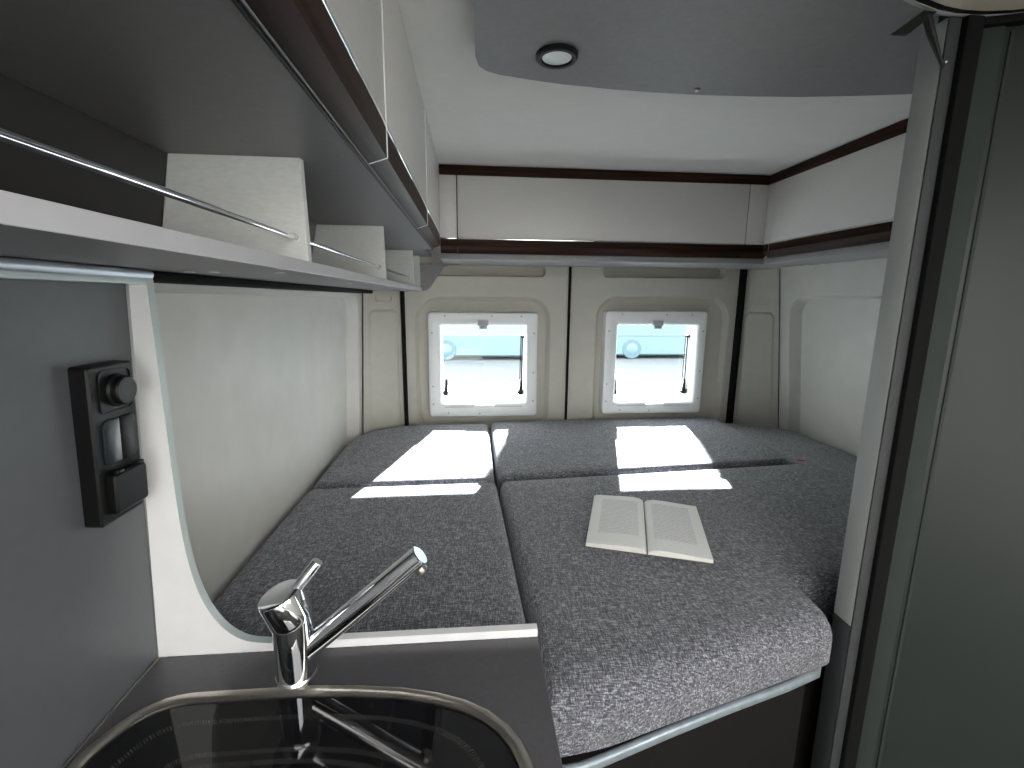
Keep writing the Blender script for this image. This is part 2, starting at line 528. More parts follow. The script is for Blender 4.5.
# ------------------------------------------------------------------ windows
def window(name, x0, x1, z0, z1, gx0, gx1, gz0, gz1, label, stay_lean):
    f = lambda d: (lambda pts: [Vector((u, DY + d, v)) for u, v in pts])
    bm = bmesh.new()
    o = rrect(x0, x1, z0, z1, 0.016, 6)
    g = rrect(gx0, gx1, gz0, gz1, 0.008, 6)
    ring_wrap(bm, [f(0.026)(o), f(-0.020)(o), f(-0.026)(offset_poly(o, 0.003)), f(-0.028)(offset_poly(o, 0.010)),
                   f(-0.028)(offset_poly(g, -0.010)), f(-0.024)(offset_poly(g, -0.004)), f(-0.018)(g), f(0.055)(offset_poly(g, 0.004)), f(0.055)(offset_poly(g, -0.012)), f(0.026)(offset_poly(g, -0.012))])
    fr = struct(name, bm, M['winframe'], label, 'window')
    pn = obj('pane', B((gx0 - 0.001, DY + 0.062, gz0 - 0.001), (gx1 + 0.001, DY + 0.066, gz1 + 0.001)), M['pane'], fr)
    cx = (gx0 + gx1) / 2
    la = bmesh.new()
    box(la, (cx - 0.028, DY - 0.036, gz1 - 0.002), (cx + 0.020, DY - 0.020, gz1 + 0.020), 0.003)
    box(la, (cx - 0.020, DY - 0.034, gz1 - 0.016), (cx + 0.014, DY - 0.016, gz1 - 0.001), 0.002)
    obj('blind_catch', la, M['winhard'], fr)
    hd = bmesh.new()
    box(hd, (cx - 0.040, DY - 0.036, gz0 - 0.024), (cx + 0.046, DY - 0.026, gz0 - 0.004), 0.003)
    box(hd, (cx - 0.030, DY - 0.040, gz0 - 0.021), (cx + 0.036, DY - 0.034, gz0 - 0.015), 0.002)
    obj('blind_handle', hd, M['winframe'], fr)
    # blind slot along the bottom and screw covers round the frame
    sl = bmesh.new()
    box(sl, (gx0 + 0.015, DY - 0.0287, gz0 - 0.0150), (cx - 0.045, DY - 0.0275, gz0 - 0.0128))
    box(sl, (cx + 0.050, DY - 0.0287, gz0 - 0.0150), (gx1 - 0.015, DY - 0.0275, gz0 - 0.0128))
    obj('blind_slot', sl, M['winhard'], fr)
    for px, pz in ((x0 + 0.075, z1 - 0.016), (cx + 0.035, z1 - 0.016), (x1 - 0.075, z1 - 0.016), (x0 + 0.018, z1 - 0.09), (x1 - 0.018, z1 - 0.09),
                   (x0 + 0.018, z0 + 0.14), (x1 - 0.018, z0 + 0.20), (x0 + 0.085, z0 + 0.018), (cx - 0.02, z0 + 0.014), (x1 - 0.018, z0 + 0.07), (x0 + 0.018, z0 + 0.06)):
        obj('screw_cap', lathe(bmesh.new(), [(0.0042, 0), (0.0042, 0.0012), (0.003, 0.002)], (px, DY - 0.0275, pz), (0, -1, 0), 10), M['winhard'], fr)
    # black window stays in the reveal
    for sx, hgt in ((gx0 + 0.016, 0.0), (gx1 - 0.016, 1.0)):
        st = bmesh.new()
        box(st, (sx - 0.010, DY + 0.022, gz0 + 0.028), (sx + 0.010, DY + 0.050, gz0 + 0.052), 0.004)
        tube(st, [(sx, DY + 0.036, gz0 + 0.045), (sx + 0.002, DY + 0.036, gz0 + 0.075), (sx + 0.003, DY + 0.038, gz0 + 0.102)], [0.0095, 0.0065, 0.0045], 10)
        box(st, (sx - 0.016, DY + 0.03, gz0 + 0.034), (sx - 0.006, DY + 0.046, gz0 + 0.044), 0.003)
        s = obj('window_stay', st, M['black'], fr)
        if hgt:
            ar = bmesh.new()
            tube(ar, [(sx + 0.003, DY + 0.038, gz0 + 0.10), (sx + 0.006 + stay_lean, DY + 0.046, gz1 - 0.055)], 0.0032, 8)
            tube(ar, [(sx - 0.004, DY + 0.048, gz0 + 0.10), (sx + 0.0 + stay_lean, DY + 0.054, gz1 - 0.055)], 0.0022, 8)
            box(ar, (sx - 0.004 + stay_lean, DY + 0.036, gz1 - 0.060), (sx + 0.018 + stay_lean, DY + 0.054, gz1 - 0.048), 0.002)
            obj('stay_arm', ar, M['black'], s)
    return fr
window('window_1', -0.193, 0.290, 0.898, 1.364, -0.138, 0.239, 0.957, 1.308, 'white framed flap window in the left rear door', 0.0)
window('window_2', 0.593, 1.067, 0.903, 1.375, 0.652, 1.024, 0.955, 1.312, 'white framed flap window in the right rear door', 0.0)

# ------------------------------------------------------------------ bed
def offset_w(pts, d, soft=None):
    """inset a counter-clockwise polygon, edge i by d * soft.get(i, 1)"""
    soft = soft or {}
    n = len(pts)
    lines = []
    for i in range(n):
        a, b = Vector(pts[i]), Vector(pts[(i + 1) % n])
        e = (b - a).normalized()
        lines.append((a + Vector((-e.y, e.x)) * d * soft.get(i, 1.0), e))
    out = []
    for i in range(n):
        (p, u), (q, v) = lines[i - 1], lines[i]
        den = u.x * v.y - u.y * v.x
        if abs(den) < 1e-6: out.append(tuple(q)); continue
        w_ = q - p
        t = (w_.x * v.y - w_.y * v.x) / den
        out.append(tuple(p + u * t))
    return out

def inside(p, poly):
    c = False
    for i in range(len(poly)):
        (x0, y0), (x1, y1) = poly[i - 1], poly[i]
        if (y0 > p[1]) != (y1 > p[1]) and p[0] < (x1 - x0) * (p[1] - y0) / (y1 - y0) + x0:
            c = not c
    return c

def fill_cap(bm, ring, grid):
    """triangulate a flat outline; with a grid step the surface gets inner points and a slight upholstered swell"""
    from mathutils.geometry import delaunay_2d_cdt
    from mathutils import noise
    poly = [(v.co.x, v.co.y) for v in ring]
    z = ring[0].co.z
    pts = [Vector(p) for p in poly]
    if grid:
        gx0, gx1 = min(p[0] for p in poly), max(p[0] for p in poly)
        gy0, gy1 = min(p[1] for p in poly), max(p[1] for p in poly)
        nx, ny = int((gx1 - gx0) / grid) + 1, int((gy1 - gy0) / grid) + 1
        for i in range(nx + 1):
            for j in range(ny + 1):
                p = (gx0 + (i + 0.5 * (j % 2)) * grid, gy0 + j * grid)
                if inside(p, poly) and min((Vector(p) - Vector(q)).length for q in poly) > grid * 0.35:
                    ok = True
                    for k in range(len(poly)):
                        a, b = Vector(poly[k - 1]), Vector(poly[k])
                        ab = b - a
                        t = max(0, min(1, (Vector(p) - a).dot(ab) / max(ab.length_squared, 1e-12)))
                        if (a + ab * t - Vector(p)).length < grid * 0.35: ok = False; break
                    if ok: pts.append(Vector(p))
    n0 = len(poly)
    out = delaunay_2d_cdt(pts, [], [list(range(n0))], 1, 1e-7)
    vs = []
    for k, co in enumerate(out[0]):
        src = out[3][k]
        src = [q for q in src if q < n0]
        if src: vs.append(ring[src[0]])
        else: vs.append(bm.verts.new((co.x, co.y, z + 0.0022 + 0.0022 * noise.noise(Vector((co.x * 5, co.y * 5, z))))))
    for f in out[2]:
        try: bm.faces.new([vs[q] for q in f])
        except ValueError: pass

def cushion(name, pts, rads, z0, z1, label, round_r=0.024, tilt=0.0, soft=None, rz=None):
    bm = bmesh.new()
    f = lambda z: (lambda q: [Vector((x, y, z)) for x, y in q])
    def ins(d):
        return round_poly(offset_w(pts, d, soft), [max(q - d, 0.0015) for q in rads], 6)
    rz = rz or round_r
    rows = [f(z0)(ins(0.003)), f(z0 + 0.006)(ins(0)), f(z1 - rz)(ins(0))]
    for k in range(1, 7):
        a = PI / 2 * k / 6
        rows.append(f(z1 - rz + rz * math.sin(a))(ins(round_r * (1 - math.cos(a)))))
    vr = loops(bm, rows)
    fill_cap(bm, vr[0], None)
    fill_cap(bm, vr[-1], 0.045)
    for v in bm.verts:
        if v.co.z > z0 + 0.02: v.co.z += max(0.0, v.co.y - 1.55) * tilt
    o = obj(name, bm, M['fabric'], None, 50)
    return tag(o, label, 'cushion', None)

cushion('bed_cushion', [(-0.500, 0.640), (0.098, 0.640), (0.073, 1.378), (-0.500, 1.362)], [0.02, 0.012, 0.02, 0.04], 0.758, 0.856,
        'dark grey front left bed cushion directly behind the faucet and white partition')
cushion('bed_cushion', [(-0.496, 1.374), (0.069, 1.390), (0.069, 1.995), (-0.30, 1.985), (-0.440, 1.915), (-0.494, 1.80)], [0.03, 0.02, 0.02, 0.06, 0.03, 0.06], 0.758, 0.856,
        'small dark grey rear left bed cushion below the left rear window', tilt=0.05)
cushion('bed_cushion', [(0.082, 1.396), (1.1345, 1.489), (1.1345, 2.036), (0.30, 2.030), (0.25, 2.010), (0.079, 2.005)], [0.02, 0.035, 0.02, 0.01, 0.01, 0.02], 0.758, 0.860,
        'dark grey rear right bed cushion below the right rear window', tilt=0.045, soft={1: 0.12})
cu = cushion('bed_cushion', [(0.104, 0.549), (0.19, 0.559), (0.500, 0.645), (0.662, 0.690), (0.668, 0.800), (1.445, 0.845), (1.445, 1.855), (1.390, 1.930), (1.250, 2.015), (1.140, 2.032), (1.138, 1.476), (0.082, 1.383)],
        [0.01, 0.03, 0.05, 0.02, 0.004, 0.02, 0.03, 0.02, 0.02, 0.01, 0.015, 0.02], 0.758, 0.856,
        'large L-shaped dark grey bed cushion carrying the open book', 0.024, soft={0: 2.4, 1: 2.4, 2: 2.4, 9: 0.12}, rz=0.050)
tg = bmesh.new()
box(tg, (1.165, 1.478, 0.8555), (1.190, 1.490, 0.8605), 0.001)
obj('sewn_tag', tg, M['red'], cu)

bed = empty('bed_platform', (0.4, 1.3, 0.0), 'dark fronted bed platform with pale metal edge rail under the cushions', 'bed')
base_poly = [(-0.505, 0.66), (0.10, 0.66), (0.10, 0.548), (0.16, 0.554), (0.63, 0.690), (0.66, 0.745), (1.43, 0.83), (1.43, 1.84), (1.25, 1.98), (-0.28, 1.99), (-0.49, 1.87)]
bm = bmesh.new()
prism(bm, offset_poly(base_poly, 0.012), lambda u, v: Vector((u, v, 0.001)), lambda u, v: Vector((u, v, 0.735)))
shift(obj('front_panel', bm, M['bedfront'], bed), bed.location)
bm = bmesh.new()
prism(bm, offset_poly(base_poly, -0.002), lambda u, v: Vector((u, v, 0.735)), lambda u, v: Vector((u, v, 0.757)))
shift(obj('slat_deck', bm, M['bedfront'], bed), bed.location)
def edge_strip(pts, zc, h, th):
    bm = bmesh.new()
    rows = []
    for i, (x, y) in enumerate(pts):
        p0 = Vector(pts[max(0, i - 1)]); p1 = Vector(pts[min(len(pts) - 1, i + 1)])
        t = (p1 - p0).normalized(); n = Vector((t.y, -t.x))
        c = Vector((x, y))
        sec = rrect(-th / 2, th / 2, zc - h / 2, zc + h / 2, th * 0.45, 3)
        rows.append([Vector((c.x + n.x * u, c.y + n.y * u, v)) for u, v in sec])
    loops(bm, rows, cap0=True, cap1=True)
    return bm
rail_pts = [(0.105, 0.541), (0.15, 0.545), (0.19, 0.556), (0.30, 0.590), (0.42, 0.625), (0.55, 0.660), (0.628, 0.685), (0.655, 0.715), (0.664, 0.738)]
shift(obj('edge_rail', edge_strip(rail_pts, 0.7490, 0.018, 0.012), M['edgemetal'], bed), bed.location)

# ------------------------------------------------------------------ open book
def book():
    c = Vector((0.431, 1.04, 0.8605))
    e = empty('open_book', c, 'open white paperback lying face up on the right bed cushion', 'book', rot=(0, 0, math.radians(-19.0)))
    half, w = 0.136, 0.137
    prof = [(0.0016, 0.0040), (0.004, 0.0085), (0.012, 0.0125), (0.026, 0.0150), (0.045, 0.0150), (0.07, 0.0135), (0.10, 0.0115), (w, 0.0095)]
    for s in (-1, 1):
        bm = bmesh.new()
        uvl = bm.loops.layers.uv.new('UVMap')
        ny = 6
        top = [[bm.verts.new((s * u, -half + 2 * half * j / ny, z)) for j in range(ny + 1)] for u, z in prof]
        bot = [[bm.verts.new((s * u, -half + 2 * half * j / ny, 0.0018)) for j in range(ny + 1)] for u, z in prof]
        for i in range(len(prof) - 1):
            for j in range(ny):
                f = bm.faces.new((top[i][j], top[i + 1][j], top[i + 1][j + 1], top[i][j + 1]))
                f.material_index = 0
                for l in f.loops:
                    uu = (s * l.vert.co.x) / w
                    l[uvl].uv = (uu if s > 0 else 1 - uu, (l.vert.co.y + half) / (2 * half))
                    if s < 0: l[uvl].uv = (0.95 - uu, l[uvl].uv[1])
                f2 = bm.faces.new((bot[i][j], bot[i][j + 1], bot[i + 1][j + 1], bot[i + 1][j])); f2.material_index = 1
            for j in (0, ny):
                f = bm.faces.new((top[i][j], top[i + 1][j], bot[i + 1][j], bot[i][j])); f.material_index = 1
        for i in (0, len(prof) - 1):
            for j in range(ny):
                f = bm.faces.new((top[i][j], top[i][j + 1], bot[i][j + 1], bot[i][j])); f.material_index = 1
        obj('page_block', bm, [M['page'], M['paperedge']], e, 40)
    # one loose leaf on the left stands a little proud of the block
    bm = bmesh.new()
    rows_t = [(0.0040, 0.0092), (0.012, 0.0135), (0.03, 0.0163), (0.06, 0.0152), (0.10, 0.0128), (0.132, 0.0110)]
    vs = [[bm.verts.new((-u, -half + 0.006 + (2 * half - 0.004) * j, z)) for j in (0, 1)] for u, z in rows_t]
    vb = [[bm.verts.new((-u, -half + 0.006 + (2 * half - 0.004) * j, z - 0.0006)) for j in (0, 1)] for u, z in rows_t]
    uvl = bm.loops.layers.uv.new('UVMap')
    for i in range(len(vs) - 1):
        f = bm.faces.new((vs[i][0], vs[i + 1][0], vs[i + 1][1], vs[i][1]))
        for l in f.loops:
            l[uvl].uv = (0.95 + l.vert.co.x / w, (l.vert.co.y + half) / (2 * half))
        bm.faces.new((vb[i][0], vb[i][1], vb[i + 1][1], vb[i + 1][0])); bm.faces.new((vs[i][0], vs[i + 1][0], vb[i + 1][0], vb[i][0])); bm.faces.new((vs[i][1], vs[i + 1][1], vb[i + 1][1], vb[i][1]))
    bm.faces.new((vs[-1][0], vs[-1][1], vb[-1][1], vb[-1][0])); bm.faces.new((vs[0][0], vs[0][1], vb[0][1], vb[0][0]))
    obj('loose_leaf', bm, M['page'], e, 40)
    cv = bmesh.new()
    box(cv, (-w - 0.002, -half - 0.002, 0.0002), (-0.004, half + 0.002, 0.0017))
    box(cv, (0.004, -half - 0.002, 0.0002), (w + 0.002, half + 0.002, 0.0017))
    box(cv, (-0.004, -half - 0.002, 0.0002), (0.004, half + 0.002, 0.0014))
    obj('cover', cv, M['cover'], e)
book()

# ------------------------------------------------------------------ kitchen
WT = 0.9258
def bez(p0, p1, p2, p3, n):
    out = []
    for k in range(n + 1):
        t = k / n
        out.append(tuple(p0[i] * (1 - t) ** 3 + 3 * p1[i] * t * (1 - t) ** 2 + 3 * p2[i] * t * t * (1 - t) + p3[i] * t ** 3 for i in (0, 1)))
    return out
# counter-clockwise from the right side, 44 points: rear right, rear left, front left, front right
SINK = (bez((0.068, 0.36), (0.068, 0.455), (0.03, 0.526), (-0.22, 0.534), 10) + bez((-0.345, 0.534), (-0.395, 0.533), (-0.418, 0.51), (-0.4320, 0.455), 10)
        + bez((-0.4320, 0.20), (-0.425, 0.15), (-0.40, 0.12), (-0.345, 0.115), 10) + bez((-0.22, 0.115), (0.03, 0.12), (0.068, 0.19), (0.068, 0.26), 10))
bm = bmesh.new()
outer = rrect(-0.4380, 0.094, -0.45, 0.5995, 0.0012, 10)
hole = offset_poly(SINK, 0.006)
f = lambda z: (lambda q: [Vector((x, y, z)) for x, y in q])
ring_wrap(bm, [f(WT - 0.030)(outer), f(WT - 0.0012)(outer), f(WT)(offset_poly(outer, 0.0012)), f(WT)(hole), f(WT - 0.030)(hole)])
wt = obj('worktop', bm, M['worktop'])
tag(wt, 'anthracite kitchen worktop around the sink', 'worktop')

kc = empty('kitchen_cabinet', (-0.17, 0.08, 0), 'grey kitchen cabinet beneath the anthracite worktop', 'cabinet')
bm = bmesh.new()
box(bm, (-0.425, -0.44, 0.001), (0.080, 0.5985, 0.06))
box(bm, (-0.4375, -0.44, 0.06), (-0.4290, 0.5985, WT - 0.031))
box(bm, (-0.425, 0.585, 0.06), (0.080, 0.5985, WT - 0.031))
box(bm, (-0.425, -0.44, 0.06), (0.080, -0.425, WT - 0.031))
shift(obj('carcass', bm, M['grey'], kc), kc.location)
for ya, yb in ((-0.438, 0.075), (0.080, 0.597)):
    d = shift(obj('door', B((0.0805, ya, 0.07), (0.0925, yb, WT - 0.034), 0.002), M['flap'], kc), kc.location)
    shift(obj('handle', B((0.0925, (ya + yb) / 2 - 0.06, WT - 0.10), (0.099, (ya + yb) / 2 + 0.06, WT - 0.085), 0.003), M['chrome'], d), kc.location)

sk = empty('sink', (-0.18, 0.32, WT), 'oval steel kitchen sink under a smoked glass lid', 'sink')
bm = bmesh.new()
ring_wrap(bm, [f(WT + 0.0002)(SINK), f(WT + 0.0030)(offset_poly(SINK, 0.002)), f(WT + 0.0040)(offset_poly(SINK, 0.006)), f(WT + 0.0034)(offset_poly(SINK, 0.011)),
               f(WT + 0.0010)(offset_poly(SINK, 0.0155)), f(WT - 0.008)(offset_poly(SINK, 0.0165)), f(WT - 0.008)(offset_poly(SINK, 0.0075)), f(WT + 0.0002)(offset_poly(SINK, 0.0065))])
shift(obj('rim', bm, M['steel'], sk), sk.location)
bm = bmesh.new()
loops(bm, [f(WT - 0.0085)(offset_poly(SINK, 0.0075)), f(WT - 0.0085)(offset_poly(SINK, 0.018)), f(WT - 0.11)(offset_poly(SINK, 0.035)), f(WT - 0.135)(offset_poly(SINK, 0.06))], cap1=True)
shift(obj('basin', bm, M['steel'], sk), sk.location)
# smoked glass lid, UV: u round the outline, v from edge to centre
bm = bmesh.new()
uvl = bm.loops.layers.uv.new('UVMap')
L0 = offset_poly(SINK, 0.0175)
cen = Vector((sum(p[0] for p in L0) / len(L0), sum(p[1] for p in L0) / len(L0)))
per = [0.0]
for a_, b_ in zip(L0, L0[1:] + L0[:1]):
    per.append(per[-1] + (Vector(b_) - Vector(a_)).length)
nr = 10
rows = []
for k in range(nr + 1):
    s = 1 - 0.98 * k / nr
    rows.append([bm.verts.new((cen.x + (p[0] - cen.x) * s, cen.y + (p[1] - cen.y) * s, WT - 0.0008)) for p in L0])
n = len(L0)
for k in range(nr):
    for i in range(n):
        j = (i + 1) % n
        fc = bm.faces.new((rows[k][i], rows[k][j], rows[k + 1][j], rows[k + 1][i]))
        for l, (a, kk) in zip(fc.loops, ((i, k), (i + 1, k), (i + 1, k + 1), (i, k + 1))):
            l[uvl].uv = (per[a] / per[-1], kk / nr)
bm.faces.new(rows[-1])
low = [bm.verts.new((v.co.x, v.co.y, WT - 0.006)) for v in rows[0]]
for i in range(n):
    j = (i + 1) % n
    bm.faces.new((rows[0][i], rows[0][j], low[j], low[i]))
bm.faces.new(low)
shift(obj('glass_lid', bm, M['lid'], sk, 30), sk.location)

# faucet
FX, FY = -0.235, 0.553
fa = empty('kitchen_faucet', (FX, FY, WT), 'chrome single-lever faucet standing behind the sink', 'faucet')
shift(obj('base_ring', lathe(bmesh.new(), [(0.0268, 0.0), (0.0268, 0.003), (0.0264, 0.0055), (0.0255, 0.0075)], (FX, FY, WT + 0.0001), seg=40), M['chrome'], fa), fa.location)
bm = bmesh.new()
lathe(bm, [(0.0252, 0.006), (0.0250, 0.012), (0.0245, 0.05), (0.0245, 0.092), (0.0235, 0.096)], (FX, FY, WT), seg=40)
body = shift(obj('body', bm, M['chrome'], fa), fa.location)
hax = Vector((-0.30, -0.10, 0.95)).normalized()
hp = Vector((FX, FY, WT + 0.085))
bm = bmesh.new()
lathe(bm, [(0.0235, -0.004), (0.0262, 0.0), (0.0268, 0.004), (0.0268, 0.037), (0.0260, 0.0400), (0.0240, 0.0412)], hp, hax, 40)
head = shift(obj('cartridge_head', bm, M['chrome'], fa), fa.location)
lev0 = hp + hax * 0.035 + Vector((0.012, 0.004, 0.0))
lev1 = Vector((-0.200, 0.560, 1.086))
bm = bmesh.new()
tube(bm, [lev0, lev0 + (lev1 - lev0) * 0.97, lev1], [0.0075, 0.0075, 0.0066], 20)
shift(obj('lever', bm, M['chrome'], fa), fa.location)
s0 = Vector((FX + 0.012, FY, 0.962)); s1 = Vector((-0.069, 0.556, 1.092))
bm = bmesh.new()
dr = (s1 - s0).normalized()
tube(bm, [s0, s0 + dr * 0.03, s1 - dr * 0.0015, s1], [0.0144, 0.0144, 0.0138, 0.0122], 28)
sp = shift(obj('spout', bm, M['chrome'], fa), fa.location)
up = Vector((0.28, 0, 0.96)) - dr * dr.dot(Vector((0.28, 0, 0.96)))
dn = -up.normalized()
a0 = s1 - dr * 0.014 + dn * 0.012
bm = bmesh.new()
lathe(bm, [(0.0085, 0.0), (0.0085, 0.006), (0.0075, 0.008)], a0, dn, 20)
shift(obj('aerator', bm, M['steel'], sp), fa.location)

# white cut-out partition behind the worktop
front = [(-0.4385, WT + 0.0002), (0.094, WT + 0.0002), (0.094, 0.9385)]
cut = [(-0.287, 0.9385), (-0.320, 0.9440), (-0.346, 0.963), (-0.366, 0.996), (-0.379, 1.040), (-0.386, 1.10), (-0.3885, 1.18), (-0.389, 1.30), (-0.3895, 1.4505)]
def smooth_line(p, n=4):
    out = []
    for i in range(len(p) - 1):
        a, b, c, d = p[max(0, i - 1)], p[i], p[i + 1], p[min(len(p) - 1, i + 2)]
        for k in range(n):
            t = k / n
            out.append(tuple(0.5 * (2 * b[j] + (c[j] - a[j]) * t + (2 * a[j] - 5 * b[j] + 4 * c[j] - d[j]) * t * t + (3 * b[j] - a[j] - 3 * c[j] + d[j]) * t ** 3) for j in (0, 1)))
    return out + [p[-1]]
cut = smooth_line(cut)
poly = front + cut + [(-0.409, 1.4505)]
bm = bmesh.new()
y0, y1 = 0.600, 0.6125
pa = [Vector((x, y0, z)) for x, z in poly]; pb = [Vector((x, y1, z)) for x, z in poly]
va = [bm.verts.new(p) for p in pa]; vb = [bm.verts.new(p) for p in pb]
bm.faces.new(va).material_index = 0
bm.faces.new(vb).material_index = 0
for i in range(len(va)):
    j = (i + 1) % len(va)
    fc = bm.faces.new((va[i], va[j], vb[j], vb[i]))
    fc.material_index = 1 if 2 < i < len(va) - 1 and i < len(va) - 2 else 0
pp = obj('partition_board', bm, [M['white'], M['edgeband']], None, 30)
tag(pp, 'white partition board with rounded cut-out behind the faucet', 'partition')

# grey lining beside the worktop, leaning with the van's side
def xk(z): return -0.4390 + (z - WT) * 0.051
bm = bmesh.new()
for lo_y, hi_y in ((-0.46, 0.5995),):
    pts = [(xk(WT), WT + 0.0005), (xk(1.445), 1.445), (xk(1.445) - 0.012, 1.445), (xk(WT) - 0.012, WT + 0.0005)]
    prism(bm, pts, lambda u, v: Vector((u, lo_y, v)), lambda u, v: Vector((u, hi_y, v)))
struct('wall_kitchen', bm, M['kitchengrey'], 'grey laminate lining left of the sink', 'wall')
bm = bmesh.new()
box(bm, (-0.4370, -0.45, WT + 0.0002), (-0.4350, 0.598, WT + 0.0022), 0.0006)
struct('baseboard_kitchen', bm, M['steel'], 'thin pale joint between worktop and grey lining', 'joint')

# black control panel on the lining
cp_z = 1.257
cp = empty('control_panel', (xk(cp_z) + 0.0003, 0.543, cp_z), 'black wall panel with dimmer knob, rocker switches and socket flap', 'switch panel', rot=(0, math.radians(2.92), 0))
def lx(pts_u, d): return [Vector((d, u, v)) for u, v in pts_u]
o = rrect(-0.036, 0.030, -0.090, 0.090, 0.004, 5)
bm = bmesh.new()
loops(bm, [lx(o, 0.0), lx(o, 0.016), lx(offset_poly(o, 0.002), 0.018)], cap0=True, cap1=True)
obj('housing', bm, M['black'], cp)
bm = bmesh.new()
q = rrect(-0.024, 0.024, 0.036, 0.084, 0.007, 5)
ring_wrap(bm, [lx(q, 0.0175), lx(q, 0.0195), lx(offset_poly(q, 0.0015), 0.0195), lx(offset_poly(q, 0.0015), 0.0175)])
obj('dimmer_surround', bm, M['black'], cp)
bm = bmesh.new()
lathe(bm, [(0.0185, 0.0), (0.0185, 0.003), (0.0165, 0.005), (0.0160, 0.0105), (0.0145, 0.012)], (0.018, 0.002, 0.060), (1, 0, 0), 32)
kn = obj('dimmer_knob', bm, M['black'], cp)
obj('pointer_mark', B((0.0298, 0.006, 0.0515), (0.0304, 0.0095, 0.055)), M['blackgloss'], kn)
for ya, yb, mt in ((-0.024, 0.0, M['blackgloss']), (0.001, 0.025, M['black'])):
    q = rrect(ya, yb, -0.022, 0.029, (0.002, 0.007, 0.007, 0.002) if ya < 0 else (0.007, 0.002, 0.002, 0.007), 5)
    bm = bmesh.new()
    loops(bm, [lx(q, 0.0175), lx(q, 0.0195), lx(offset_poly(q, 0.0015), 0.0205)], cap0=True, cap1=True)
    obj('rocker_switch', bm, mt, cp)
q = rrect(-0.023, 0.028, -0.080, -0.032, 0.006, 5)
bm = bmesh.new()
loops(bm, [lx(q, 0.0175), lx(q, 0.024), lx(offset_poly(q, 0.0025), 0.0265)], cap0=True, cap1=True)
fl = obj('socket_flap', bm, M['black'], cp)
for ya, yb in ((-0.018, -0.009), (0.014, 0.023)):
    obj('hinge', B((0.021, ya, -0.033), (0.027, yb, -0.0285), 0.0012), M['black'], fl)

# ------------------------------------------------------------------ open shelf under the left cabinets
SX = -0.209
UND = 1.595
sh = empty('open_shelf', (-0.30, 0.8, 1.451), 'long grey open shelf with silver dividers under the left overhead cabinet', 'shelf')
SL = sh.location.copy()
def spart(name, bm, m, parent=sh, smooth=35):
    return shift(obj(name, bm, m, parent, smooth), SL)
bm = B((-0.475, -0.45, 1.4515), (SX - 0.0012, 2.028, 1.466))
spart('board', bm, M['grey'])
spart('front_edge', B((SX - 0.0012, -0.45, 1.4512), (SX, 2.020, 1.4662), 0.0004, 1), M['lip'])
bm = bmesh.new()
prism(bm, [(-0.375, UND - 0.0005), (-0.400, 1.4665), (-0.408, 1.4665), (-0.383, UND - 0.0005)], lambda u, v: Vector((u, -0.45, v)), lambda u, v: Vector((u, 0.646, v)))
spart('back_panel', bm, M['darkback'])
bm = bmesh.new()
prism(bm, [(-0.375, UND - 0.0005), (-0.400, 1.4665), (-0.408, 1.4665), (-0.383, UND - 0.0005)], lambda u, v: Vector((u, 0.660, v)), lambda u, v: Vector((u, 2.02, v)))
spart('back_panel', bm, M['grey'])
DIVS = (0.646, 1.200, 1.765, 1.985)
for y in DIVS:
    bm = bmesh.new()
    prism(bm, [(-0.214, 1.4663), (-0.2165, UND - 0.0003), (-0.3745, UND - 0.0003), (-0.399, 1.4663)], lambda u, v: Vector((u, y, v)), lambda u, v: Vector((u, y + 0.012, v)))
    spart('divider', bm, M['divider'])
RX, RZ = -0.230, 1.4975
ends = [(-0.45, 0.646)] + [(DIVS[k] + 0.012, DIVS[k + 1]) for k in range(3)]
for a, b in ends:
    bm = tube(bmesh.new(), [(RX, a, RZ), (RX, b, RZ)], 0.0033, 14)
    r = spart('rail', bm, M['chrome'])
    bm = lathe(bmesh.new(), [(0.0052, 0), (0.0052, 0.004), (0.0040, 0.006)], (RX, b - 0.0001, RZ), (0, -1, 0), 16)
    spart('rail_socket', bm, M['screw'], r)
for x, y in ((-0.362, 0.640), (-0.330, 0.636), (-0.246, 0.628), (-0.262, 1.03), (-0.248, 1.70)):
    spart('screw_cap', lathe(bmesh.new(), [(0.0065, 0), (0.0065, 0.0008), (0.0055, 0.0014)], (x, y, 1.4515), (0, 0, -1), 16), M['screw'])
# grey gusset closing the shelf's rear end below the rear cabinet
bm = bmesh.new()
g = [(-0.40, 1.4510), (-0.214, 1.4510), (-0.190, 1.456), (-0.174, 1.472), (-0.132, 1.535), (-0.118, 1.552), (-0.100, 1.5585), (-0.055, 1.5612), (-0.055, 1.5625), (-0.40, 1.5625)]
prism(bm, g, lambda u, v: Vector((u, 2.005, v)), lambda u, v: Vector((u, 2.024, v)))
spart('end_gusset', bm, M['grey'])
# dark strip filling the black gap between shelf and wall
bm = bmesh.new()
box(bm, (-0.475, 0.62, 1.4385), (-0.392, 1.90, 1.4508), 0.003)
spart('gap_strip', bm, M['rubber'])

# blind rail below the shelf
br = empty('blind_rail', (-0.395, 0.1, 1.44), 'white round-fronted blind rail under the shelf above the grey lining', 'rail')
bm = B((-0.412, -0.45, 1.434), (-0.389, 0.598, 1.4505), 0.0012)
shift(obj('channel', bm, M['edgeband'], br), br.location)
bm = tube(bmesh.new(), [(-0.3835, -0.45, 1.4453), (-0.3835, 0.597, 1.4453)], 0.0055, 16)
shift(obj('rod', bm, M['alu'], br), br.location)

# ------------------------------------------------------------------ overhead cabinets
def flap_box(axis, face, a, b, z0, z1, d=0.014):
    """a front board on a plane x=face (axis 'x') or y=face (axis 'y'); room side decided by sign of d"""
    lo, hi = sorted((face - d, face))
    if axis == 'x': return B((lo, a, z0), (hi, b, z1), 0.0012)
    return B((a, lo, z0), (b, hi, z1), 0.0012)

